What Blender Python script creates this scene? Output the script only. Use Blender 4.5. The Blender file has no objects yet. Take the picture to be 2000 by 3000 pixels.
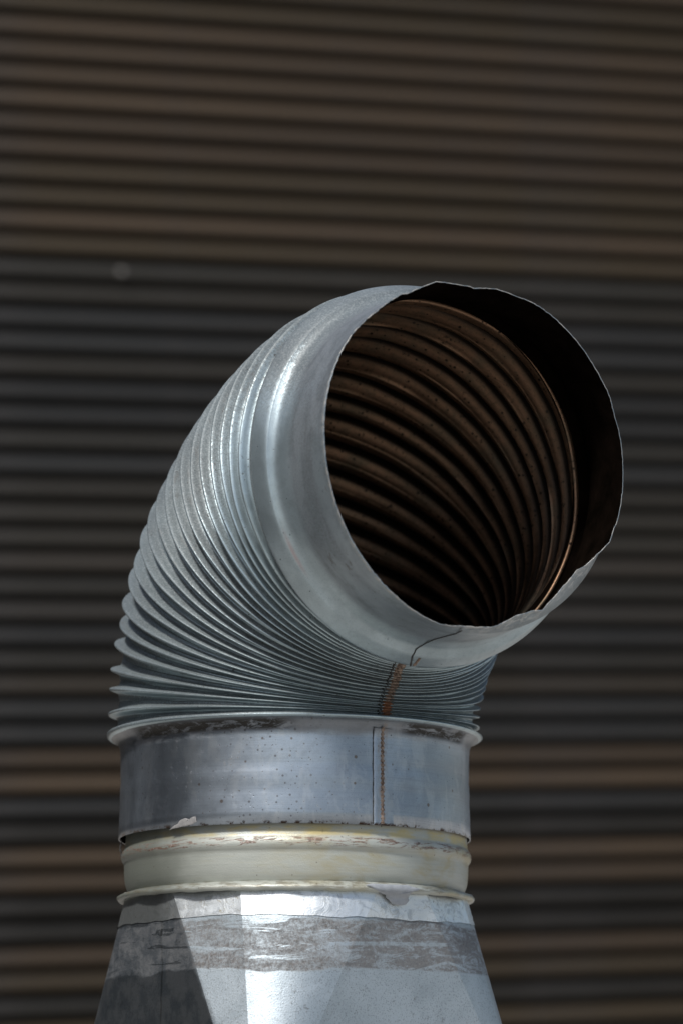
import bpy, math, random
from math import sin, cos, pi, radians as R
from mathutils import Vector, Matrix
random.seed(7)
S = 0.00044          # metres per design unit (duct collar is 1022 units = 0.45 m wide)
EYE = 1.6            # height of the lens above the ground
LEAN = R(8.62)       # the duct leans a little away from the lens
sc = bpy.context.scene

# ---------------------------------------------------------------- camera
cd = bpy.data.cameras.new('camera'); cam = bpy.data.objects.new('camera', cd)
sc.collection.objects.link(cam); sc.camera = cam
cd.sensor_fit = 'VERTICAL'; cd.sensor_height = 36; cd.sensor_width = 24; cd.lens = 108
cam.location = (137*S, -9000*S, EYE)
cam.rotation_euler = (R(90) + math.atan(1848.5/9000) - LEAN, 0, 0)
cd.clip_start = 0.05; cd.clip_end = 500
cd.dof.use_dof = True; cd.dof.focus_distance = 8550*S; cd.dof.aperture_fstop = 2.9; cd.dof.aperture_blades = 0

# ---------------------------------------------------------------- sky and sun
SUN_EL, SUN_AZ = R(58), R(212)        # azimuth clockwise from +Y
w = bpy.data.worlds.new('World'); sc.world = w; w.use_nodes = True
nt = w.node_tree; bg = nt.nodes['Background']
sky = nt.nodes.new('ShaderNodeTexSky'); sky.sky_type = 'NISHITA'; sky.sun_disc = False
sky.sun_elevation = SUN_EL; sky.sun_rotation = SUN_AZ; sky.dust_density = 2.5; sky.air_density = 1.2
nt.links.new(sky.outputs[0], bg.inputs[0]); bg.inputs[1].default_value = 0.13
sl = bpy.data.lights.new('sun', 'SUN'); so = bpy.data.objects.new('sun', sl); sc.collection.objects.link(so)
sl.energy = 4.8; sl.angle = R(7); sl.color = (1, .975, .945)
sv = Vector((sin(SUN_AZ)*cos(SUN_EL), cos(SUN_AZ)*cos(SUN_EL), sin(SUN_EL)))
so.rotation_euler = sv.to_track_quat('Z', 'Y').to_euler(); so.location = sv*6
sc.view_settings.view_transform = 'Standard'; sc.view_settings.look = 'None'
sc.view_settings.exposure = -0.25; sc.view_settings.gamma = 1

# ---------------------------------------------------------------- helpers
def tag(o, label=None, cat=None, group=None, kind=None):
    for k, v in (('label', label), ('category', cat), ('group', group), ('kind', kind)):
        if v: o[k] = v
    return o

class G:
    """small node-graph writer"""
    def __init__(s, name):
        s.m = bpy.data.materials.new(name); s.m.use_nodes = True; s.t = s.m.node_tree
        s.b = s.t.nodes['Principled BSDF']
    def put(s, sock, v):
        if isinstance(v, bpy.types.NodeSocket): s.t.links.new(v, sock)
        elif isinstance(v, (tuple, list)) and sock.type == 'RGBA': sock.default_value = (*v[:3], 1)
        else: sock.default_value = v
    def n(s, t, **kw):
        n = s.t.nodes.new(t)
        for k, v in kw.items(): setattr(n, k, v)
        return n
    def coord(s, which='Object'): return s.n('ShaderNodeTexCoord').outputs[which]
    def scale(s, v, sx, sy, sz):
        n = s.n('ShaderNodeMapping'); s.put(n.inputs[0], v); n.inputs['Scale'].default_value = (sx, sy, sz); return n.outputs[0]
    def sep(s, v):
        n = s.n('ShaderNodeSeparateXYZ'); s.put(n.inputs[0], v); return n.outputs
    def noise(s, v, sc_, det=3, rough=.55, dist=0):
        n = s.n('ShaderNodeTexNoise'); s.put(n.inputs['Vector'], v); n.inputs['Scale'].default_value = sc_
        n.inputs['Detail'].default_value = det; n.inputs['Roughness'].default_value = rough; n.inputs['Distortion'].default_value = dist
        return n.outputs[0]
    def vor(s, v, sc_, out='Distance', rnd=1):
        n = s.n('ShaderNodeTexVoronoi'); s.put(n.inputs['Vector'], v); n.inputs['Scale'].default_value = sc_
        n.inputs['Randomness'].default_value = rnd; return n.outputs[out]
    def m_(s, op, a, b=0, c=0, clamp=False):
        n = s.n('ShaderNodeMath', operation=op, use_clamp=clamp)
        s.put(n.inputs[0], a); s.put(n.inputs[1], b); s.put(n.inputs[2], c); return n.outputs[0]
    def mul(s, a, b): return s.m_('MULTIPLY', a, b)
    def add(s, a, b): return s.m_('ADD', a, b)
    def sub(s, a, b): return s.m_('SUBTRACT', a, b)
    def mx(s, a, b): return s.m_('MAXIMUM', a, b)
    def step(s, v, a, b, lo=0, hi=1):
        n = s.n('ShaderNodeMapRange'); n.interpolation_type = 'SMOOTHSTEP'
        s.put(n.inputs[0], v)
        for i, q in enumerate((a, b, lo, hi)): s.put(n.inputs[i+1], q)
        return n.outputs[0]
    def band(s, v, a, b, soft):      # 1 between a and b
        return s.mul(s.step(v, a-soft, a+soft), s.step(v, b-soft, b+soft, 1, 0))
    def mix(s, f, a, b):
        n = s.n('ShaderNodeMix', data_type='RGBA'); s.put(n.inputs[0], f); s.put(n.inputs[6], a); s.put(n.inputs[7], b); return n.outputs[2]
    def ramp(s, v, *stops):
        n = s.n('ShaderNodeValToRGB'); s.put(n.inputs[0], v); e = n.color_ramp.elements
        while len(e) < len(stops): e.new(.5)
        for q, (p, c) in zip(e, stops): q.position = p; q.color = (*c, 1)
        return n.outputs[0]
    def bump(s, h, strength=.3, dist=.001, nrm=None):
        n = s.n('ShaderNodeBump'); s.put(n.inputs['Height'], h); n.inputs['Strength'].default_value = strength
        n.inputs['Distance'].default_value = dist
        if nrm is not None: s.put(n.inputs['Normal'], nrm)
        return n.outputs[0]
    def out(s, **kw):
        for k, v in kw.items(): s.put(s.b.inputs[k.replace('_', ' ')], v)
        return s.m

def spots(g, v, freq, size, dens, soft=.35, flat=False):
    """round flecks: voronoi cells, only some of them filled"""
    n = g.n('ShaderNodeTexVoronoi', voronoi_dimensions='2D' if flat else '3D'); g.put(n.inputs['Vector'], v); n.inputs['Scale'].default_value = freq
    rnd = g.sep(n.outputs['Color'])
    keep = g.step(rnd[0], 1-dens, 1-dens+.02)
    rad = g.mul(rnd[1], size)
    d = g.step(g.sub(n.outputs['Distance'], rad), -size*soft, size*soft*.3, 1, 0)
    return g.mul(keep, d)

# ---------------------------------------------------------------- materials
# UV of every duct part is in design units: U along the girth, V along the axis (z up)
def zinc(name, tint=(.50, .56, .58), rough=.42, extra=None, specks=1.0, dust=1.0, metal=.82):
    g = G(name); o = g.coord('Object'); uv = g.coord('UV')
    cloud = g.noise(o, 9, 5, .6, .4); fine = g.noise(o, 900, 2, .6); mid = g.noise(o, 60, 5, .65)
    c = g.mix(g.step(cloud, .35, .68), tint, tuple(x*.72 for x in tint))
    c = g.mix(g.mul(g.step(mid, .5, .72), .5), c, tuple(x*.6 for x in tint))
    c = g.mix(g.mul(g.step(fine, .52, .7), .30), c, (.10, .12, .13))
    sp = g.mx(spots(g, o, 260, .28, .22*specks), spots(g, o, 90, .13, .30*specks))
    c = g.mix(g.mul(sp, .75), c, (.05, .055, .06))
    r = g.add(rough-.08, g.mul(mid, .2)); r = g.add(r, g.mul(sp, .25))
    # weathering: a dull gritty skin on top; left faces also carry painted shade
    nz = g.sep(g.n('ShaderNodeNewGeometry').outputs['Normal'])
    up = g.step(nz[2], -.05, .75)
    back = g.step(g.add(g.mul(nz[1], .55), g.mul(nz[0], -1)), .05, .85)
    grit = g.mul(g.step(g.add(g.mul(g.mx(up, back), .55), g.mul(g.noise(o, 330, 4, .85), .60)), .44, .70), .85*dust)
    c = g.mix(grit, c, g.ramp(g.noise(o, 420, 3, .8), (.40, (.008, .009, .009)), (.5, (.035, .037, .037)), (.64, (.15, .15, .146))))
    met = g.m_('MULTIPLY', g.m_('SUBTRACT', 1, grit), metal)
    r = g.mx(r, g.mul(grit, .75))
    h = g.add(g.mul(fine, .25), g.add(g.mul(g.noise(o, 30, 3), 1.5), g.mul(sp, -.5)))
    h = g.add(h, g.mul(grit, .3))
    if extra: c, r, met, h = extra(g, o, uv, c, r, met, h)
    return g.out(Base_Color=c, Roughness=r, Metallic=met, Normal=g.bump(h, .35, .0008))

def collar_extra(g, o, uv, c, r, met, h):
    u, v, _ = g.sep(uv)
    su = g.scale(uv, .004, .02, 1)
    # horizontal brushed streaks
    br = g.noise(g.scale(uv, .004, .25, 1), 1, 4, .7)
    c = g.mix(g.mul(g.step(br, .45, .7), .35), c, (.22, .24, .27))
    # pitting and spots, rust blooms
    s1 = g.mul(spots(g, uv, .055, .22, .6, flat=True), g.step(g.add(u, g.mul(g.noise(uv, .01, 2), 300)), 420, 120))
    c = g.mix(g.mul(s1, .8), c, (.03, .03, .035)); met = g.mul(met, g.m_('SUBTRACT', 1, g.mul(s1, .9)))
    s1 = g.mx(s1, g.mul(g.step(g.noise(uv, .11, 4, .75), .66, .72), g.step(u, 420, 100)))
    wat = g.step(g.noise(g.scale(uv, .018, .006, 1), 1, 5, .7, .6), .50, .62)
    c = g.mix(g.mul(wat, .22), c, (.60, .62, .62))
    s2 = spots(g, uv, .016, .10, .45, flat=True)
    c = g.mix(g.mul(s2, .7), c, (.12, .07, .03))
    blo = g.mul(g.step(g.noise(uv, .02, 5, .75, .6), .63, .7), g.step(v, 950, 880))
    c = g.mix(g.mul(blo, .55), c, (.16, .12, .07))
    # lime-like scuffs towards the lower edge
    sc_ = g.mul(g.step(g.noise(g.scale(uv, .03, .02, 1), 1, 5, .75, 1.2), .56, .66), g.mul(g.step(v, 960, 885), g.step(u, -150, 100)))
    c = g.mix(g.mul(sc_, .45), c, (.42, .42, .38)); met = g.mul(met, g.m_('SUBTRACT', 1, g.mul(sc_, .6)))
    # left end of the collar: its shade is put into the colour
    dk = g.mul(g.step(g.add(u, g.mul(g.noise(uv, .01, 3), 200)), -90, -330), g.add(.42, g.mul(g.noise(g.scale(uv, 1, .4, 1), .02, 5, .75), .6)))
    c = g.mix(dk, c, (.085, .098, .115)); met = g.mx(met, g.mul(dk, .9)); r = g.sub(r, g.mul(dk, .08))
    # grime under the flare
    gn = g.noise(g.scale(uv, .02, .06, 1), 1, 6, .75, .5)
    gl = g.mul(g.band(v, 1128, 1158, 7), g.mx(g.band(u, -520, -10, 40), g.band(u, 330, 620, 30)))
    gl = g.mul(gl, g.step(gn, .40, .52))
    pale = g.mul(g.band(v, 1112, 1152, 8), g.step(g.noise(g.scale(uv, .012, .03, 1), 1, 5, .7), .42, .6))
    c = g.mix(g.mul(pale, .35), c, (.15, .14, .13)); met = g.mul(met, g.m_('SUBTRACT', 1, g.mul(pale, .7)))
    c = g.mix(g.step(v, 1112, 1134, 0, .62), c, (.10, .105, .11))  # darker colour stands in for shade under the flare
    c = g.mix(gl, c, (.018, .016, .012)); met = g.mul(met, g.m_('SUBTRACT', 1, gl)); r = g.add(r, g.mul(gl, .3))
    bld = g.mul(g.band(g.add(u, g.mul(g.sub(g.noise(g.scale(uv, .02, .05, 1), 1, 4), .5), 20)), 246, 276, 5), g.step(g.noise(g.scale(uv, .05, .02, 1), 1, 5, .8), .42, .62))
    c = g.mix(g.mul(bld, .5), c, (.20, .14, .10)); met = g.mul(met, g.m_('SUBTRACT', 1, g.mul(bld, .5)))
    # rust crumbs at the bottom edge
    ed = g.mul(g.step(v, 878, 868), g.step(g.noise(g.scale(uv, .05, .05, 1), 1, 5, .7), .5, .58))
    c = g.mix(ed, c, (.05, .03, .02))
    h = g.add(h, g.mul(g.noise(g.scale(uv, .0015, .018, 1), 1, 2, .5), 1.6)); h = g.add(h, g.mul(gl, 2))
    return c, r, met, h

def mouth_extra(g, o, uv, c, r, met, h):
    # U is the angle in degrees, V the distance along the outlet
    u, v, _ = g.sep(uv)
    n1 = g.noise(g.scale(uv, .05, .02, 1), 1, 5, .7, .8)
    dull = g.mul(g.step(v, 85, 130), g.add(.35, g.mul(n1, .6)))
    blo = g.step(g.noise(g.scale(uv, .03, .012, 1), 1, 6, .75, .8), .42, .62)
    c = g.mix(g.mul(dull, .85), c, g.mix(blo, (.135, .145, .16), (.055, .058, .065))); met = g.mul(met, g.m_('SUBTRACT', 1, g.mul(dull, .35)))
    st = g.mul(g.step(g.noise(g.scale(uv, .09, .03, 1), 1, 5, .75, 1), .60, .68), g.mul(g.step(v, 110, 150), g.band(u, 90, 180, 10)))
    c = g.mix(g.mul(st, .65), c, (.07, .06, .055)); met = g.mul(met, g.m_('SUBTRACT', 1, g.mul(st, .6)))
    fl = g.mul(g.step(g.noise(g.scale(uv, .35, .12, 1), 1, 3, .6), .70, .74), g.step(v, 60, 120))
    c = g.mix(g.mul(fl, .8), c, (.02, .02, .02))
    red = g.mul(g.band(v, 56, 61, 2.5), g.band(u, 117, 128, 5))
    c = g.mix(g.mul(red, .3), c, (.40, .14, .09))
    bare = g.mul(g.step(v, 262, 271), g.step(g.noise(g.scale(uv, .4, .1, 1), 1, 4, .7), .45, .6))
    c = g.mix(g.mul(bare, .6), c, (.5, .47, .42))
    h = g.add(h, g.mul(g.noise(g.scale(uv, .03, .012, 1), 1, 3, .5), 3))
    crm = g.mul(g.step(v, 225, 262), g.band(u, 178, 246, 6))
    h = g.add(h, g.mul(crm, g.mul(g.noise(g.scale(uv, .35, .06, 1), 1, 4, .7), 9)))
    c = g.mix(g.mul(crm, g.mul(g.step(g.noise(g.scale(uv, .3, .08, 1), 1, 4, .7), .5, .6), .5)), c, (.62, .62, .60))
    return c, r, met, h

def pleat_extra(g, o, uv, c, r, met, h):
    u, v, _ = g.sep(uv)
    # grime that lodges in the folds, with some brown
    k = g.mul(g.step(g.noise(g.scale(uv, .05, .8, 1), 1, 5, .8), .55, .7), .5)
    c = g.mix(k, c, (.09, .085, .075))
    fl = g.step(g.noise(o, 160, 3, .6), .68, .72)
    c = g.mix(g.mul(fl, .8), c, (.03, .028, .025)); met = g.mul(met, g.m_('SUBTRACT', 1, g.mul(fl, .8)))
    return c, r, met, h

M = {}
M['collar'] = zinc('galvanised_collar', (.42, .48, .54), .36, collar_extra, .6, .25)
M['mouth'] = zinc('galvanised_mouth', (.45, .54, .575), .38, mouth_extra, .5, .85)
M['pleat'] = zinc('galvanised_pleat', (.43, .525, .555), .35, pleat_extra, .6, .85)

def brown_inside():
    g = G('brown_inside_groove_shade'); o = g.coord('Object')
    n = g.noise(o, 14, 4, .6); sp = g.mx(spots(g, o, 190, .45, .4), g.mul(g.step(g.noise(o, 110, 4, .8), .60, .68), .9))
    c = g.ramp(n, (.3, (.21, .128, .078)), (.5, (.29, .172, .105)), (.7, (.15, .12, .08)))
    c = g.mix(g.mul(g.step(g.noise(o, 240, 3, .7), .5, .68), .6), c, (.09, .08, .05))
    c = g.mix(g.mul(sp, .9), c, (.01, .008, .006))
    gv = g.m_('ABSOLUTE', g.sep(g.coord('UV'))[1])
    c = g.mix(g.step(g.add(gv, g.mul(n, 8)), 13, 27, .95, 0), c, (.008, .006, .004))  # pleat grooves blackened: their shade is part of the colour
    return g.out(Base_Color=c, Roughness=g.add(.38, g.mul(n, .25)), Metallic=.8, Normal=g.bump(g.noise(o, 300, 3, .6), .3, .0006))
M['inside'] = brown_inside()
def inner_shade_mat():
    g = G('shaded_collar_inside'); o = g.coord('Object')
    c = g.ramp(g.noise(o, 30, 5, .7), (.35, (.002, .0015, .001)), (.7, (.006, .004, .003)))  # near-black colour gives the shade inside the mouth and collars
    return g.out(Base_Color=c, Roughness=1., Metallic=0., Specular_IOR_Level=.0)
M['inner_shade'] = inner_shade_mat()

def cream():
    g = G('cream_sleeve_paint'); o = g.coord('Object'); uv = g.coord('UV'); u, v, _ = g.sep(uv)
    st = g.noise(g.scale(uv, .006, .12, 1), 1, 5, .7)
    c = g.ramp(st, (.3, (.35, .37, .335)), (.55, (.42, .44, .40)), (.75, (.36, .36, .28)))
    # yellow stains
    y = g.mul(g.step(g.noise(g.scale(uv, .005, .009, 1), 1, 4, .6, .5), .44, .66), g.step(u, -150, 120))
    c = g.mix(g.mul(y, .75), c, (.36, .31, .17))
    y2 = g.mul(g.band(v, 836, 862, 5), g.step(g.noise(g.scale(uv, .01, .03, 1), 1, 4, .6), .35, .6))
    c = g.mix(g.mul(y2, .75), c, (.50, .40, .16))
    # left side shade painted into the cream
    dk = g.mul(g.step(g.add(u, g.mul(g.noise(uv, .01, 3), 150)), -120, -400), .85)
    c = g.mix(dk, c, (.11, .12, .10))
    # rust and flaking on the bead
    rn = g.noise(g.scale(uv, .015, .10, 1), 1, 6, .75, .8)
    ru = g.mul(g.band(v, 806, 831, 5), g.step(rn, .50, .56))
    c = g.mix(g.mul(ru, .85), c, g.ramp(g.noise(uv, .12, 4, .7), (.35, (.05, .03, .025)), (.55, (.20, .11, .07)), (.7, (.36, .33, .36))))
    dr = spots(g, g.scale(uv, 1, .45, 1), .011, .16, .28, flat=True)
    dr = g.mul(dr, g.band(v, 788, 850, 6))
    c = g.mix(g.mul(dr, .8), c, (.10, .075, .035))
    bl = g.mul(g.step(g.noise(g.scale(uv, .03, .07, 1), 1, 5, .7, 1), .66, .69), g.step(v, 790, 830))
    c = g.mix(bl, c, (.015, .012, .015))
    # grime line on the brim
    br = g.mul(g.band(v, 690, 712, 5), g.step(g.noise(g.scale(uv, .02, .1, 1), 1, 6, .75), .45, .6))
    c = g.mix(g.mul(br, .7), c, (.14, .12, .08))
    sp = spots(g, uv, .03, .08, .2, flat=True); c = g.mix(g.mul(sp, .7), c, (.08, .06, .04))
    met = .25
    h = g.add(g.mul(st, .6), g.mul(ru, -1.5)); h = g.add(h, g.noise(o, 600, 2))
    return g.out(Base_Color=c, Roughness=g.add(.34, g.mul(rn, .2)), Metallic=met, Normal=g.bump(h, .3, .0008))
M['cream'] = cream()

def hood(name='weathered_zinc_hood'):
    g = G(name); o = g.coord('Object'); uv = g.coord('UV'); u, v, _ = g.sep(uv)
    n = g.noise(o, 12, 5, .65, .4); fine = g.noise(o, 500, 3, .7); mid = g.noise(o, 90, 5, .75)
    c = g.mix(g.step(n, .35, .65), (.40, .455, .49), (.32, .37, .40))
    c = g.mix(g.mul(g.step(fine, .52, .66), .55), c, (.13, .13, .12))
    c = g.mix(g.mul(g.step(mid, .60, .68), .5), c, (.10, .10, .09))
    # old adhesive smeared in a belt below the foil tape
    vv = g.add(v, g.mul(g.sub(g.noise(g.scale(uv, .004, .01, 1), 1, 4, .6), .5), 90))
    belt = g.band(vv, 462, 606, 5)
    streak = g.noise(g.scale(uv, .0035, .035, 1), 1, 5, .7, .7)
    gaps = g.step(streak, .57, .60, 1, 0)
    def line(pts, wd):
        tot = 0
        for (ua, va), (ub, vb) in zip(pts, pts[1:]):
            vc = g.add(va, g.mul(g.sub(u, ua), (vb-va)/(ub-ua)))
            d = g.m_('ABSOLUTE', g.sub(g.add(v, g.mul(g.noise(uv, .03, 2), 6)), g.add(vc, 3)))
            tot = g.mx(tot, g.mul(g.step(d, wd-1.5, wd+1.5, 1, 0), g.band(u, ua, ub, 4)))
        return tot
    ln = g.mx(line([(95, 534), (282, 541), (500, 546)], 5), line([(355, 462), (500, 496), (600, 474)], 4))
    ln = g.mul(ln, g.step(g.noise(uv, .05, 4, .75), .36, .56, .25, .9))
    belt = g.mul(belt, g.m_('SUBTRACT', 1, ln))
    right = g.mul(g.mul(g.step(g.add(u, g.mul(g.noise(uv, .02, 4), 90)), 150, 175), g.step(v, 466, 474)), g.add(.3, g.mul(g.step(g.noise(g.scale(uv, .012, .03, 1), 1, 5, .8, .8), .36, .54), .7))); left = g.step(u, 180, 110)
    cover = g.mx(g.mul(left, gaps), right)
    blot = g.step(g.noise(g.scale(uv, .006, .02, 1), 1, 5, .75, .6), .30, .62)
    dirt = g.mul(g.mul(belt, cover), g.mx(g.mul(right, .8), g.add(g.mul(blot, .6), g.mul(g.step(g.noise(o, 190, 5, .85), .40, .60), .4))))
    c = g.mix(g.mul(dirt, .94), c, g.ramp(g.noise(o, 260, 3, .7), (.35, (.055, .048, .044)), (.65, (.135, .12, .11))))
    # run of grime down the seam on the left
    sm = g.mul(g.band(g.add(u, g.mul(g.sub(g.noise(g.scale(uv, .001, .012, 1), 1, 3), .5), 30)), -440, -432, 3), g.step(v, 640, 600))
    c = g.mix(g.mul(sm, .8), c, (.05, .05, .03))
    lf = g.mul(g.step(g.add(g.add(u, g.mul(g.sub(v, 600), .52)), g.mul(g.sub(g.noise(uv, .02, 4), .5), 24)), -325, -352), .82)  # left facet painted dark for its shade
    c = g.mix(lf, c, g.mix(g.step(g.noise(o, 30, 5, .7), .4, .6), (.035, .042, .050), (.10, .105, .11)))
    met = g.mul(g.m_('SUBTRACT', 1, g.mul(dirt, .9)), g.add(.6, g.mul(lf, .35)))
    return g.out(Base_Color=c, Roughness=g.add(.48, g.mul(dirt, .27)), Metallic=met, Specular_IOR_Level=.35,
                 Normal=g.bump(g.add(g.add(fine, g.mul(mid, .8)), g.mul(dirt, .5)), .4, .0008))
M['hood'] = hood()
def foil():
    g = G('foil_tape'); o = g.coord('Object'); uv = g.coord('UV'); u, v, _ = g.sep(uv)
    cr = g.noise(o, 40, 6, .7, 1.5); wr = g.vor(g.scale(uv, .03, .012, 1), 1)
    c = g.mix(g.step(cr, .5, .62), (.72, .76, .77), (.50, .54, .56))
    vein = g.step(g.m_('ABSOLUTE', g.sub(g.noise(o, 26, 5, .7, 1.2), .5)), .0, .012, 1, 0)
    c = g.mix(g.mul(vein, .45), c, (.30, .27, .20))
    yl = g.mul(g.step(g.noise(g.scale(uv, .02, .03, 1), 1, 5, .75, 2), .60, .64), g.band(u, -420, -60, 30))
    c = g.mix(g.mul(yl, .6), c, (.34, .28, .14))
    lf = g.mul(g.step(g.add(u, g.mul(g.noise(uv, .008, 4), 260)), -110, -330), .85)  # shade on the left third of the tape, mixed into the colour
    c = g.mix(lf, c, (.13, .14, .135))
    sp = spots(g, uv, .03, .09, .25, flat=True); c = g.mix(g.mul(sp, .6), c, (.10, .08, .06))
    return g.out(Base_Color=c, Roughness=g.add(.30, g.mul(cr, .25)), Metallic=.75,
                 Normal=g.bump(g.add(g.mul(cr, 2), g.mul(wr, 1.2)), .35, .0012))
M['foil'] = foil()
def plain(name, c1, c2, rough=.6, metal=0., sc_=200):
    g = G(name); o = g.coord('Object'); n = g.noise(o, sc_, 5, .75)
    return g.out(Base_Color=g.mix(g.step(n, .38, .62), c1, c2), Roughness=rough, Metallic=metal, Normal=g.bump(n, .5, .001))
M['rust'] = plain('rusty_weld', (.30, .13, .06), (.10, .05, .03), .8, 0, 170)
M['rust2'] = plain('brown_weld', (.30, .23, .18), (.08, .05, .035), .8, .1, 200)
M['sealant'] = plain('grey_sealant', (.34, .36, .38), (.27, .29, .31), .55, 0, 60)
M['gap'] = plain('dark_lap_edge', (.05, .05, .048), (.02, .02, .02), .8, 0, 300)
M['peel'] = plain('bare_peeled_patch', (.26, .255, .25), (.20, .198, .195), .6, .1, 120)
M['ground'] = plain('dry_ground', (.42, .40, .37), (.30, .28, .255), .9, 0, 1.5)
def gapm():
    g = G('slat_recess_shade'); oi = g.n('ShaderNodeObjectInfo'); a = oi.outputs['Alpha']
    return g.out(Base_Color=g.mix(a, (.006, .0040, .0013), (.014, .0125, .0105)), Roughness=.9, Specular_IOR_Level=.15)  # dark recess colour paints in the shade between slats
def slatm():
    g = G('painted_slat'); o = g.coord('Object')
    col = g.n('ShaderNodeObjectInfo').outputs['Color']
    n = g.noise(g.scale(o, .6, 8, 8), 1, 4, .6); n2 = g.noise(o, 2.2, 4, .6)
    c = g.mix(g.mul(g.step(n, .4, .7), .35), col, (.022, .016, .010))
    c = g.mix(g.mul(g.step(n2, .45, .7), .3), c, (.030, .027, .026))
    return g.out(Base_Color=c, Roughness=.6, Specular_IOR_Level=.25)
M['slat'] = slatm()
M['gap_shade'] = gapm()
M['screw'] = plain('screw_head', (.26, .24, .22), (.20, .19, .18), .5, .3, 300)

# ---------------------------------------------------------------- duct geometry (design units, duct axis = z, lens towards -y)
AZ = R(29.2); PHI = R(92.1)
H = Vector((sin(AZ), -cos(AZ), 0)); Z = Vector((0, 0, 1))
N = 21; Z0 = 1171
def frame(u):
    q = u/N; ph = PHI*q; qq = pi/2*q
    c = H*753*(1-cos(qq)) + Z*(Z0 + 657*sin(qq))
    a = H*sin(ph) + Z*cos(ph); n = -H*cos(ph) + Z*sin(ph)
    return c, a, n, a.cross(n)
def ring_pt(c, n, b, al, r): return c + (n*cos(al) + b*sin(al))*r
jit = [random.uniform(-.11, .11) for _ in range(N+2)]
jr = [random.uniform(-4, 3) for _ in range(N+2)]
jit[0] = 0; jr[0] = 1
def crest_u(k): return k + jit[k]
def bump_r(x, p, k, al):
    """height of the pleat, x = distance from the crest, p = local pitch"""
    f = min(1, p/52.); wd = 8.8*max(f, .22) + .4; sk = 15*f
    ax = abs(x)
    core = math.exp(-(ax/wd)**3.4)
    skirt = math.exp(-(ax/(wd+sk+.1))**1.5)
    amp = 9 + 25*min(1, p/50.)**.9
    return amp*(.70*core + .30*skirt)
def pleat_pt(u, al, k, off=0):
    c, a, n, b = frame(u)
    lever = 705*sin(0) + (657 + (753-657)*(u/N))      # local bend radius
    p = max(6, (lever + 520*cos(al))*PHI/N)
    kk = min(range(max(0, k-1), min(N, k+2)), key=lambda q: abs(crest_u(q)-u))
    x = (u - crest_u(kk))*p
    wob = 2.2*sin(3*al + kk*1.7) + 1.8*sin(5*al + kk*.9) + 1.4*sin(11*al + kk*2.3)
    r = 518 + bump_r(x, p, kk, al) + jr[kk]*.6 + wob*.7 + off
    r -= 22*max(0, cos(al))**5*max(0, (u-15)/6)
    return ring_pt(c, n, b, al, r)
def mesh_obj(name, verts, faces, mats, parent, uvs=None, midx=None, smooth=True):
    me = bpy.data.meshes.new(name); me.from_pydata([tuple(v*S) for v in verts], [], faces)
    for m in mats: me.materials.append(m)
    if smooth: me.polygons.foreach_set('use_smooth', [True]*len(faces))
    if midx: me.polygons.foreach_set('material_index', midx)
    if uvs:
        l = me.uv_layers.new(name='UVMap')
        for p in me.polygons:
            us = [uvs[me.loops[i].vertex_index] for i in p.loop_indices]
            for i, q in zip(p.loop_indices, us): l.data[i].uv = q
    o = bpy.data.objects.new(name, me); sc.collection.objects.link(o)
    if parent: o.parent = parent
    return o
def rows_mesh(rows, closed=True):
    """rows of equal length -> verts, faces"""
    V = [p for r in rows for p in r]; n = len(rows[0]); F = []
    for i in range(len(rows)-1):
        for j in range(n if closed else n-1):
            k = (j+1) % n
            F.append((i*n+j, i*n+k, (i+1)*n+k, (i+1)*n+j))
    return V, F
NA = 144
ANG = [2*pi*j/NA for j in range(NA)]

duct = bpy.data.objects.new('ventilation_duct', None); sc.collection.objects.link(duct)
# the duct root sits at the lens-height pivot, so place it at the duct's own foot
pivot = Vector((0, -9000*S, EYE)); rot = Matrix.Rotation(-LEAN, 4, 'X')
FOOT = -1500
def to_world(v): return pivot + rot @ (v*S + Vector((0, 9000*S, 0)))
duct.location = to_world(Vector((0, 0, FOOT))); duct.rotation_euler = (-LEAN, 0, 0); duct.empty_display_size = .1
tag(duct, 'weathered galvanised vent duct with a pleated elbow and open torn mouth', 'duct')
_mo = mesh_obj
def part(name, verts, faces, mats, parent, **kw):
    return _mo(name, [v - Vector((0, 0, FOOT)) for v in verts], faces, mats, parent, **kw)

# --- elbow: the last smooth band before the outlet carries the pleats as sub-parts
cE, aE, nE, bE = frame(N)
def mouth_pt(t, al, r):
    r -= 22*max(0, cos(al))**5*min(1, max(0, (270-t)/110))*min(1, (t+20)/20)
    return ring_pt(cE + aE*t, nE, bE, al, r)
def strip_prof(prof, thick, rimfun=None, uvdeg=True):
    rows, uv = [], []
    for t, r in prof:
        rows.append([mouth_pt(t, al, r) for al in ANG]); uv += [(math.degrees(al), t) for al in ANG]
    return rows, uv
band = [(-14, 506), (-9, 528), (-4, 541), (0, 546), (4, 547.5), (12, 545), (24, 540), (36, 534.5), (46, 529.5), (53, 525), (57, 520.5)]
rows, uv = strip_prof(band, 4)
r2, uv2 = strip_prof([(t, r-5) for t, r in band[::-1]], 4)
uv2 = [(a, 60) for a, b in uv2]
V, F = rows_mesh(rows + r2)
elbow = part('elbow', V, F, [M['mouth'], M['inner_shade']], duct, uvs=uv+uv2, midx=[0]*(len(band)*NA) + [1]*(len(F)-len(band)*NA))
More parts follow.
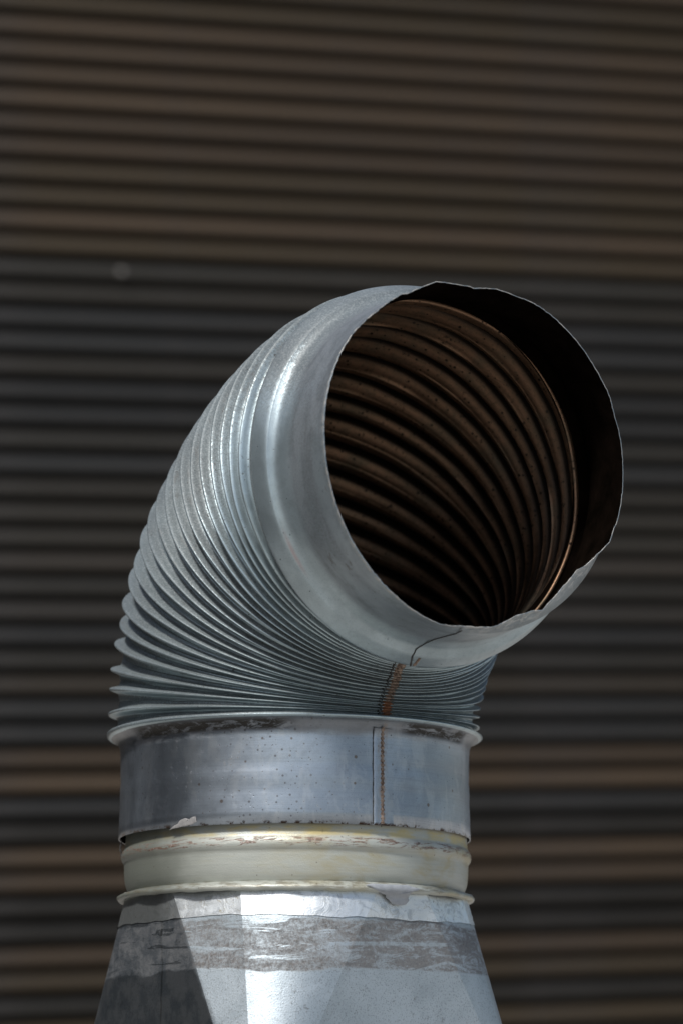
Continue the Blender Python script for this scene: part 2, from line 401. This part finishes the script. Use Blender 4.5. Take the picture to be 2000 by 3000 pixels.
for k in range(N):
    lo = 0 if k == 0 else (crest_u(k-1)+crest_u(k))/2
    hi = (crest_u(k)+crest_u(k+1))/2 if k < N-1 else N-.15
    cu = crest_u(k); us = sorted([cu + (hi-cu)*(i/13)**1.5 for i in range(14)] + ([cu - (cu-lo)*(i/13)**1.5 for i in range(1, 14)] if k else []))
    rows, uv = [], []
    if k == 0:
        for dz, rr in ((-12, 538), (-9, 545), (-5, 551)):
            rows.append([Vector((0, 0, Z0+dz)) + (-H*cos(a) + Z.cross(-H)*sin(a))*rr for a in ANG]); uv += [(math.degrees(a), dz) for a in ANG]
    for u in us:
        rows.append([pleat_pt(u, a, k) for a in ANG]); uv += [(math.degrees(a), u*6) for a in ANG]
    no = len(rows)
    for u in us[::-1]:
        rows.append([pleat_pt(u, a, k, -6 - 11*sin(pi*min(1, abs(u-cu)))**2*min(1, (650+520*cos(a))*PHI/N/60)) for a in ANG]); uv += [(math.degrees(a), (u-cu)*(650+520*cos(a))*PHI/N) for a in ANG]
    V, F = rows_mesh(rows)
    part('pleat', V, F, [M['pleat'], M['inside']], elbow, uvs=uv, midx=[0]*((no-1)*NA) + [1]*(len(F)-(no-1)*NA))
# weld over the pleats on the throat side, with lifted lap edge beside it
def pleat_strip(name, path, half, u0, u1, off, mat, parent, ragged=0):
    rows = []
    cnt = int((u1-u0)*10)
    for i in range(cnt+1):
        u = u0 + (u1-u0)*i/cnt; row = []
        k = min(N-1, max(0, round(u)))
        for (ua, aa), (ub, ab) in zip(path, path[1:]):
            if ua <= u <= ub: mid = aa + (ab-aa)*(u-ua)/(ub-ua)
        e0 = mid-half + ragged*random.uniform(-1, 1); e1 = mid+half + ragged*random.uniform(-1, 1)
        for j in range(5):
            al = R(e0 + (e1-e0)*j/4); row.append(pleat_pt(min(u, N-.2), al, k, off*(.2 if j in (0, 4) else 1)))
        rows.append(row)
    V, F = rows_mesh(rows, False)
    return part(name, V, F, [mat], parent)
WP = [(0, 181), (10, 180), (16, 177), (21, 174)]; LP = [(0, 178.4), (10, 177.4), (16, 174.6), (21, 171.6)]
pleat_strip('weld_seam', WP, 1.5, .3, 4.4, 3, M['rust'], elbow, .25)
pleat_strip('weld_seam', WP, 1.3, 4.4, N-.4, 2.4, M['rust2'], elbow, .3)
pleat_strip('lap_edge', LP, .3, .3, N-.4, 2.2, M['gap'], elbow, .25)

# --- mouth collar with torn rim
RIM = [(1.8,465.6),(3.6,470.0),(9.5,475.5),(15.9,486.8),(21.2,481.8),(27.8,477.8),(29.8,483.2),(41.4,481.1),(52.6,486.4),(62.9,484.5),(72.1,479.7),(84.0,473.3),(93.3,467.9),(105.9,465.3),(120.0,464.3),(135.5,466.8),(149.7,472.7),(155.1,476.6),(162.8,479.1),(168.1,479.0),(174.4,469.3),(180.3,466.0),(187.4,465.2),(192.0,454.5),(197.3,444.9),(203.9,446.1),(208.1,456.8),(211.3,447.9),(219.8,435.5),(228.7,431.2),(233.6,445.5),(239.5,456.5),(245.9,475.1),(251.0,474.1),(253.9,478.5),(261.0,478.0),(266.0,478.8),(272.4,477.9),(280.7,479.9),(286.6,478.8),(289.7,477.5),(296.1,483.7),(301.9,483.3),(310.0,482.3),(319.6,483.5),(329.9,485.4),(337.9,484.4),(345.7,478.0),(353.0,476.9)]
def rimr(deg):
    deg %= 360; P = RIM
    for i in range(len(P)):
        a, ra = P[i]; b, rb = P[(i+1) % len(P)]
        if i == len(P)-1: b += 360
        d = deg if deg >= P[0][0] else deg+360
        if a <= d <= b: return ra + (rb-ra)*(d-a)/(b-a)
    return 475
NM = 360; AM = [2*pi*j/NM for j in range(NM)]
smoothr = [sum(rimr(math.degrees(a)+d) for d in range(-16, 17, 2))/17 for a in AM]
nick = [random.gauss(0, .5) for _ in AM]
prof = [(57, 520.5), (61, 514), (66, 507.5), (73, 502), (83, 498), (94, 494.5), (105, 490), (130, 487), (160, 484), (190, 481), (215, 479), (235, 478), (250, 0), (262, 0), (270, 0), (274.6, 0)]
rows, uv = [], []
def mrow(t, r, off, last=False):
    row = []
    for j, al in enumerate(AM):
        rr = rimr(math.degrees(al)) ; base = 478 + (smoothr[j]-475)*.35
        dent = max(0, base-8-rr)/40
        if r: q = r
        else:
            f = (t-235)/39.6; q = base + (rr + nick[j] - base)*f**1.15
        row.append(mouth_pt(t, al, q+off)); uv.append((math.degrees(al), t))
    return row
for t, r in prof: rows.append(mrow(t, r, 0))
no = len(rows)
for t, r in prof[::-1]: rows.append(mrow(t, r, -2.5))
V, F = rows_mesh(rows)
mouth = part('mouth_collar', V, F, [M['mouth'], M['inner_shade']], duct, uvs=uv, midx=[0]*(no*NM) + [1]*(len(F)-no*NM))
def mouth_strip(name, pts, wdt, off, mat, parent):
    """thin band on the outlet surface following (angle, t) points"""
    def rr(t):
        P = [(-12, 521), (0, 546), (4, 547.5), (12, 545), (24, 540), (36, 534.5), (46, 529.5), (53, 525), (57, 520.5), (61, 514), (66, 507.5), (73, 502), (83, 498), (94, 494.5), (130, 487), (190, 481), (235, 478), (280, 476)]
        for (a, b), (c, d) in zip(P, P[1:]):
            if a <= t <= c: return b + (d-b)*(t-a)/(c-a)
        return 476
    rows = []
    for (a0, t0), (a1, t1) in zip(pts, pts[1:]):
        L = math.hypot((a1-a0)*8.3, t1-t0); c = max(2, int(L/6)); dx, dy = (a1-a0)*8.3/L, (t1-t0)/L
        for i in range(c+1):
            f = i/c; a = a0+(a1-a0)*f; t = t0+(t1-t0)*f; w2 = wdt*random.uniform(.75, 1.2)
            rows.append([mouth_pt(t + s_*w2*dx, R(a - s_*w2*dy/8.3), rr(t)+off*(1-abs(s_)*.8)) for s_ in (-1, -.5, 0, .5, 1)])
    V, F = rows_mesh(rows, False)
    return part(name, V, F, [mat], parent)
mouth_strip('lap_edge', [(176, 2), (173.6, 48), (173.6, 62), (174.6, 76), (177, 215), (176.4, 250), (175.6, 271)], 2.4, 2.6, M['gap'], mouth)
mouth_strip('weld_seam', [(176.8, 8), (176.3, 46)], 4, 2.0, M['rust2'], mouth)

# --- lower collar
def lathe(prof, na=NA, wob=0):
    rows, uv = [], []
    for i, (z, r) in enumerate(prof):
        rows.append([Vector((sin(a)*(r+wob*sin(2*a+z*.013)), -cos(a)*(r+wob*sin(2*a+z*.013)), z)) for a in ANG2])
        uv += [((a if a <= pi else a-2*pi)*511, z) for a in ANG2]
    return rows, uv
ANG2 = [2*pi*(j+.5)/NA for j in range(NA)]
cp = [(Z0-11, 540), (Z0-15, 531), (Z0-21, 523), (Z0-30, 517), (Z0-42, 513), (Z0-60, 511.5), (Z0-90, 511), (1045, 510.5), (1030, 509.5), (1015, 510.8), (985, 511), (965, 509.8), (950, 511), (900, 511.5), (866, 512.5)]
rows, uv = lathe(cp, wob=1.0); ri, ui = lathe([(z, r-4) for z, r in cp[::-1]], wob=1.0)
V, F = rows_mesh(rows+ri)
# the seam face runs over the UV wrap, which lies at the back
collar = part('lower_collar', V, F, [M['collar'], M['inner_shade']], duct, uvs=uv+ui, midx=[0]*(len(cp)*NA) + [1]*(len(F)-len(cp)*NA))
def cyl_patch(name, poly_rows, parent, mat):
    """rows of (arc, z, radius)"""
    rows = [[Vector((sin(u/511)*r, -cos(u/511)*r, z)) for u, z, r in row] for row in poly_rows]
    V, F = rows_mesh(rows, False)
    return part(name, V, F, [mat], parent, uvs=[(u, z) for row in poly_rows for u, z, r in row])
arc = lambda x: math.asin(max(-1, min(1, (x-865)/511)))*511
lap = []
for i in range(40):
    z = 870 + (1136-870)*i/39; e = arc(1091) + random.uniform(-.6, .6)
    rr_ = 512.5 + (max(0, z-1108)/28)**2*5
    lap.append([(e-1.5, z, rr_+.6), (e, z, rr_+3), (e+8, z, rr_+3), (e+40, z, rr_+1.8), (e+62, z, rr_+.2)])
cyl_patch('lap_seam', lap, collar, M['collar'])
dl = [[(arc(1091)-3.2+random.uniform(-.6, .6), 868+272*i/50, 512.3+(max(0, 272*i/50-240)/28)**2*5), (arc(1091)-.8, 868+272*i/50, 513.4+(max(0, 272*i/50-240)/28)**2*5)] for i in range(51)]
cyl_patch('lap_edge', dl, collar, M['gap'])
wl = []
for i in range(120):
    z = 870 + (1140-870)*i/119; e = arc(1114); hw = 5.2*(1+.35*sin(i*1.15))+random.uniform(-.8, .8)
    rr_ = 512.5 + (max(0, z-1108)/28)**2*5
    wl.append([(e-hw, z, rr_+2), (e-hw*.5, z, rr_+5), (e+hw*.5, z, rr_+5), (e+hw, z, rr_+2)])
cyl_patch('weld_seam', wl, collar, M['rust2'])
def blob_patch(name, pts, r, parent, mat, off=2.5):
    """flat irregular flake: outline of (arc, z) bent round the radius r"""
    cu = sum(p[0] for p in pts)/len(pts); cz = sum(p[1] for p in pts)/len(pts)
    P = []
    n = len(pts)
    for i in range(n):          # rounded outline
        a, b = pts[i], pts[(i+1) % n]
        for f in (0, .33, .66): P.append((a[0]+(b[0]-a[0])*f + random.uniform(-2, 2), a[1]+(b[1]-a[1])*f + random.uniform(-2, 2)))
    rows = []
    for f, o_ in ((1, .3), (.9, 1), (.6, 1), (.3, 1), (.02, 1)):
        rows.append([Vector((sin((cu+(u-cu)*f)/511)*(r(cz+(z-cz)*f)+off*o_), -cos((cu+(u-cu)*f)/511)*(r(cz+(z-cz)*f)+off*o_), cz+(z-cz)*f)) for u, z in P])
    V, F = rows_mesh(rows)
    return part(name, V, F, [mat], parent)
blob_patch('peeled_patch', [(arc(520), 862), (arc(545), 876), (arc(562), 890), (arc(580), 886), (arc(597), 893), (arc(600), 878), (arc(590), 870), (arc(560), 866)], lambda z: 512.5, collar, M['peel'], .9)

# --- cream sleeve with rolled bead and brim
sp = [(905, 494), (850, 497), (838, 498), (832, 501), (827, 505), (820, 508), (811, 509), (803, 507), (797, 503), (793, 500.5), (786, 500), (760, 499.5), (735, 497), (722, 493), (714, 489), (709, 487)]
rows, uv = lathe(sp, wob=1.2); V, F = rows_mesh(rows)
sleeve = part('inner_sleeve', V, F, [M['cream']], duct, uvs=uv); sleeve.location.x = 5*S
bp = [(710, 486), (707, 493), (704, 503), (701, 511), (697, 516), (691, 517), (686, 514), (684, 508), (684, 497)]
random.seed(3)
ro = [random.gauss(0, 1) for _ in range(NA)]; ro = [sum(ro[(j+d) % NA] for d in (-1, 0, 1))/2 for j in range(NA)]
rows, uv = lathe(bp)
for i, row in enumerate(rows):
    for j, v in enumerate(row):
        a = ANG2[j]; sag = -4*sin(a*2+1)
        row[j] = v + Vector((sin(a), -cos(a), 0))*(ro[j]*1.6*(1 if 2 < i < 7 else 0) + 2) + Vector((0, 0, ro[(j*3) % NA]*1.2 + sag*.5 if i > 2 else 0))
V, F = rows_mesh(rows)
brim = part('brim', V, F, [M['cream']], sleeve, uvs=uv)

# --- square-to-round hood
ZT, ZB = 690, 0
CORN = [R(-7.5), R(82.5), R(172.5), R(262.5)]
HW = 35.5                                   # half angle of the bent corner panels
def hood_cols(extra_r=0):
    """columns from the round top to the square foot: (top, bottom, angle, crease)"""
    def col(q, f):                          # f -1..1 across the bent corner panel q
        c = CORN[q % 4] + (2*pi if q > 3 else 0); a = c + f*R(HW); ca = c + f*R(45); cr = 640 if q % 4 == 3 else 655
        return (Vector((sin(a)*(496+extra_r), -cos(a)*(496+extra_r), ZT)),
                Vector((sin(c)*cr + sin(ca)*(34+extra_r), -cos(c)*cr - cos(ca)*(34+extra_r), ZB)), a)
    cols = []
    def flat(A, B, n):
        for i in range(1, n):
            f = i/n; cols.append((A[0].lerp(B[0], f), A[1].lerp(B[1], f), A[2]+(B[2]-A[2])*f, False))
    BRK = -.27                               # brake crease
    for q in range(4):
        A = col(q, -1); B = col(q, BRK)
        cols.append((*A, True)); flat(A, B, 6); cols.append((*B, True))
        for i in range(1, 15): cols.append((*col(q, BRK+(1-BRK)*i/15), False))
        C = col(q, 1); cols.append((*C, True)); flat(C, col(q+1, -1), 8)
    return cols
cols = hood_cols()
def hood_rows(cols, z0, z1, nz, edge=None):
    rows, uv = [], []
    for i in range(nz+1):
        row = []
        for j, (t, b, a, _c) in enumerate(cols):
            z = z0 + (z1-z0)*i/nz
            if edge and i == nz: z += edge[j]
            f = (ZT-z)/(ZT-ZB); p = t.lerp(b, f); row.append(p)
            aa = math.atan2(p.x, -p.y); uv.append((aa*511, z))
        rows.append(row)
    return rows, uv
rows, uv = hood_rows(cols, ZT, ZB, 14); V, F = rows_mesh(rows)
hoodo = part('transition_hood', V, F, [M['hood']], duct, uvs=uv)
def creases(o, cols, n):
    for e in o.data.edges:
        a, b_ = e.vertices
        if abs(a-b_) == n and cols[a % n][3]: e.use_edge_sharp = True
creases(hoodo, cols, len(cols)); hoodo.location.x = 5*S
random.seed(5)
ed = [0]*len(cols); x = 0
for j in range(len(cols)):
    x = x*.8 + random.uniform(-3, 3); ed[j] = x
tc = hood_cols(2.2)
rows, uv = hood_rows(tc, ZT-1, 612, 8, ed)
for i, row in enumerate(rows):
    for j in range(len(row)):
        a = tc[j][2]; row[j] = row[j] + Vector((sin(a), -cos(a), 0))*(random.uniform(-.8, .8) if 0 < i < 8 else 0)
V, F = rows_mesh(rows)
tp = part('foil_tape', V, F, [M['foil']], hoodo, uvs=uv); creases(tp, tc, len(tc))
# grey sealant run over the brim
blob_patch('sealant_patch', [(arc(1085), 704), (arc(1060), 697), (arc(1095), 684), (arc(1120), 672), (arc(1135), 655), (arc(1155), 648), (arc(1182), 650), (arc(1192), 664), (arc(1185), 682), (arc(1210), 694), (arc(1175), 704)],
           lambda z: 519 if z > 684 else 501 + max(0, (z-668))*1.1, sleeve, M['sealant'], 3)
# square foot down to the ground
b = []
cs = []
for q in range(4):
    for i in range(7):
        ca = CORN[q] + (-1+2*i/6)*R(45)
        cr = 640 if q == 3 else 655
        cs.append((5+sin(CORN[q])*cr+sin(ca)*34, -cos(CORN[q])*cr-cos(ca)*34))
rows = [[Vector((x, y, z)) for x, y in cs] for z in (-2, -40, -400, -900, -2100)]
V, F = rows_mesh(rows); part('square_duct', V, F, [M['hood']], duct, uvs=[(v.x, v.z) for v in V])
# hook of old sealant hanging below the collar on the left
rows = []
for i in range(12):
    z = 866 - i*4.6; rr = 2.2*(1+.5*sin(i*1.9)); cx_ = -503 + 2*sin(i*.8); cy_ = -60
    rows.append([Vector((cx_+cos(t)*rr, cy_+sin(t)*rr, z)) for t in [i2*pi/3 for i2 in range(6)]])
V, F = rows_mesh(rows); part('sealant_drip', V, F, [M['gap']], collar)

# ---------------------------------------------------------------- slatted wall behind
Fp = 9000.; pit = math.atan(1848.5/9000) - LEAN
CR, CU, CF = Vector((1, 0, 0)), Vector((0, -sin(pit), cos(pit))), Vector((0, cos(pit), sin(pit)))
D = (CR*28500 + CF*9000 - CU*470); D.z = 0; D.normalize()
NRM = Vector((D.y, -D.x, 0))              # faces the lens side
P0 = cam.location + CF*9.6
def hit(x, y):
    d = CR*(x-1000)/Fp + CU*(1500-y)/Fp + CF
    t = (P0-cam.location).dot(NRM)/d.dot(NRM); return cam.location + d*t
za, zb = hit(0, 72).z, hit(0, 2884).z
pitch = (za-zb)/39
wallo = bpy.data.objects.new('slatted_wall', None); sc.collection.objects.link(wallo)
cx0 = hit(1000, 1500); wallo.location = (cx0.x, cx0.y, 0); wallo.rotation_euler = (0, 0, math.atan2(D.y, D.x))
tag(wallo, 'dim wall of horizontal ribbed metal slats, blurred, behind the duct', 'wall')
# profile of one slat: rounded belly with a narrow recess below it
LW = 5.0
pr = [(.22, -.50), (.22, -.36), (.06, -.36), (-.06, -.35), (-.17, -.32), (-.24, -.26), (-.27, -.18), (-.26, -.08), (-.20, .06), (-.12, .20), (-.04, .33), (.05, .43), (.13, .48), (.22, .50)]
pr = [(y*pitch, z*pitch) for y, z in pr]
vs, fs = [], []
xs = [-LW, -3, -1.5, 0, 1.5, 3, LW]
for x in xs:
    for y, z in pr: vs.append((x, y, z))
    vs.append((x, .034, pitch*.5)); vs.append((x, .034, -pitch*.5))
m = len(pr)+2
order = list(range(len(pr))) + [len(pr), len(pr)+1]
for i in range(len(xs)-1):
    for j in range(m):
        k = (j+1) % m
        fs.append((i*m+j, i*m+k, (i+1)*m+k, (i+1)*m+j)[::-1])
sm = bpy.data.meshes.new('slat'); sm.from_pydata(vs, [], fs); sm.materials.append(M['slat']); sm.materials.append(M['gap_shade'])
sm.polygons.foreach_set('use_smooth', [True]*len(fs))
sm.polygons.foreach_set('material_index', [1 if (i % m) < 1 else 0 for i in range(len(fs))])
BR, BR2, GY, DK, BL = (.0430, .0292, .0170), (.0350, .0248, .0128), (.0172, .0160, .0128), (.0085, .0078, .0060), (.0142, .0146, .0142)
tint = {}
for k in range(-12, 10): tint[k] = random.choice((BR, BR2))
for k in range(10, 30): tint[k] = random.choice((GY, GY, BL, (.0178, .0158, .012)))
for k, c in {23: (.021, .0175, .0135), 25: (.0185, .0165, .0138), 28: (.022, .0175, .012), 29: BL, 30: BL, 31: BR, 32: BR, 33: BL, 34: DK, 35: BR, 36: BR, 37: DK, 38: DK, 39: BR, 40: BR2, 41: DK}.items(): tint[k-1] = c
k0 = int((zb)/pitch)+2
first = True
for k in range(-8, 39+k0):
    z = za - k*pitch
    if z < pitch*.6: break
    o = bpy.data.objects.new('slat', sm); sc.collection.objects.link(o); o.parent = wallo
    o.location = (0, 0, z)
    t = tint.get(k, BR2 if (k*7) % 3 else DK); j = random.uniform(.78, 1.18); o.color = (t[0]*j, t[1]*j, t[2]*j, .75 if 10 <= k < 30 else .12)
    if k == 10:
        first = o
# unseen slatted wing, added on the left to darken the duct's reflections
bpy.context.view_layer.update()
wing = bpy.data.meshes.new('added_dark_wing')
inv = wallo.matrix_world.inverted(); WXW = -4.3; WH = 4.6
V = []; F = []; nrow = int(WH/pitch)
for y in (3.8, -9.5):
    for i in range(nrow):
        for yy, zz in ((0, -.5), (.03, -.34), (.28, -.2), (.30, -.05), (.05, .45)): V.append(inv @ Vector((WXW+yy*pitch, y, (i+.6+zz)*pitch)))
h_ = nrow*5
for i in range(h_-1): F.append((i, i+1, h_+i+1, h_+i))
n0 = len(V)
V += [inv @ Vector(q) for q in ((WXW-.05, 3.8, 0), (WXW-.05, -9.5, 0), (WXW-.05, -9.5, WH), (WXW-.05, 3.8, WH))]; F.append((n0, n0+1, n0+2, n0+3))
wing.from_pydata([tuple(v) for v in V], [], F); wing.materials.append(M['slat'])
wg = bpy.data.objects.new('added_dark_wing', wing); sc.collection.objects.link(wg); wg.parent = wallo; wg.color = (.05, .044, .038, 1)
# one shiny screw head
hp = hit(352, 800)
bpy.context.view_layer.update()
lp = wallo.matrix_world.inverted() @ hp
vs, fs = [], []
for i, (r, y) in enumerate(((.010, 0), (.010, -.004), (.007, -.007), (.0005, -.008))):
    for j in range(12): vs.append((cos(j*pi/6)*r, y, sin(j*pi/6)*r))
for i in range(3):
    for j in range(12): fs.append((i*12+j, i*12+(j+1) % 12, (i+1)*12+(j+1) % 12, (i+1)*12+j))
me = bpy.data.meshes.new('screw'); me.from_pydata(vs, [], fs); me.materials.append(M['screw'])
scr = bpy.data.objects.new('screw', me); sc.collection.objects.link(scr); scr.parent = first
scr.location = (lp.x, -.62*pitch*.5+.0005, lp.z-first.location.z)

# ---------------------------------------------------------------- ground
me = bpy.data.meshes.new('ground'); s_ = 120
me.from_pydata([(-s_, -s_, 0), (s_, -s_, 0), (s_, s_, 0), (-s_, s_, 0)], [], [(0, 1, 2, 3)]); me.materials.append(M['ground'])
gr = bpy.data.objects.new('ground', me); sc.collection.objects.link(gr); tag(gr, kind='structure')
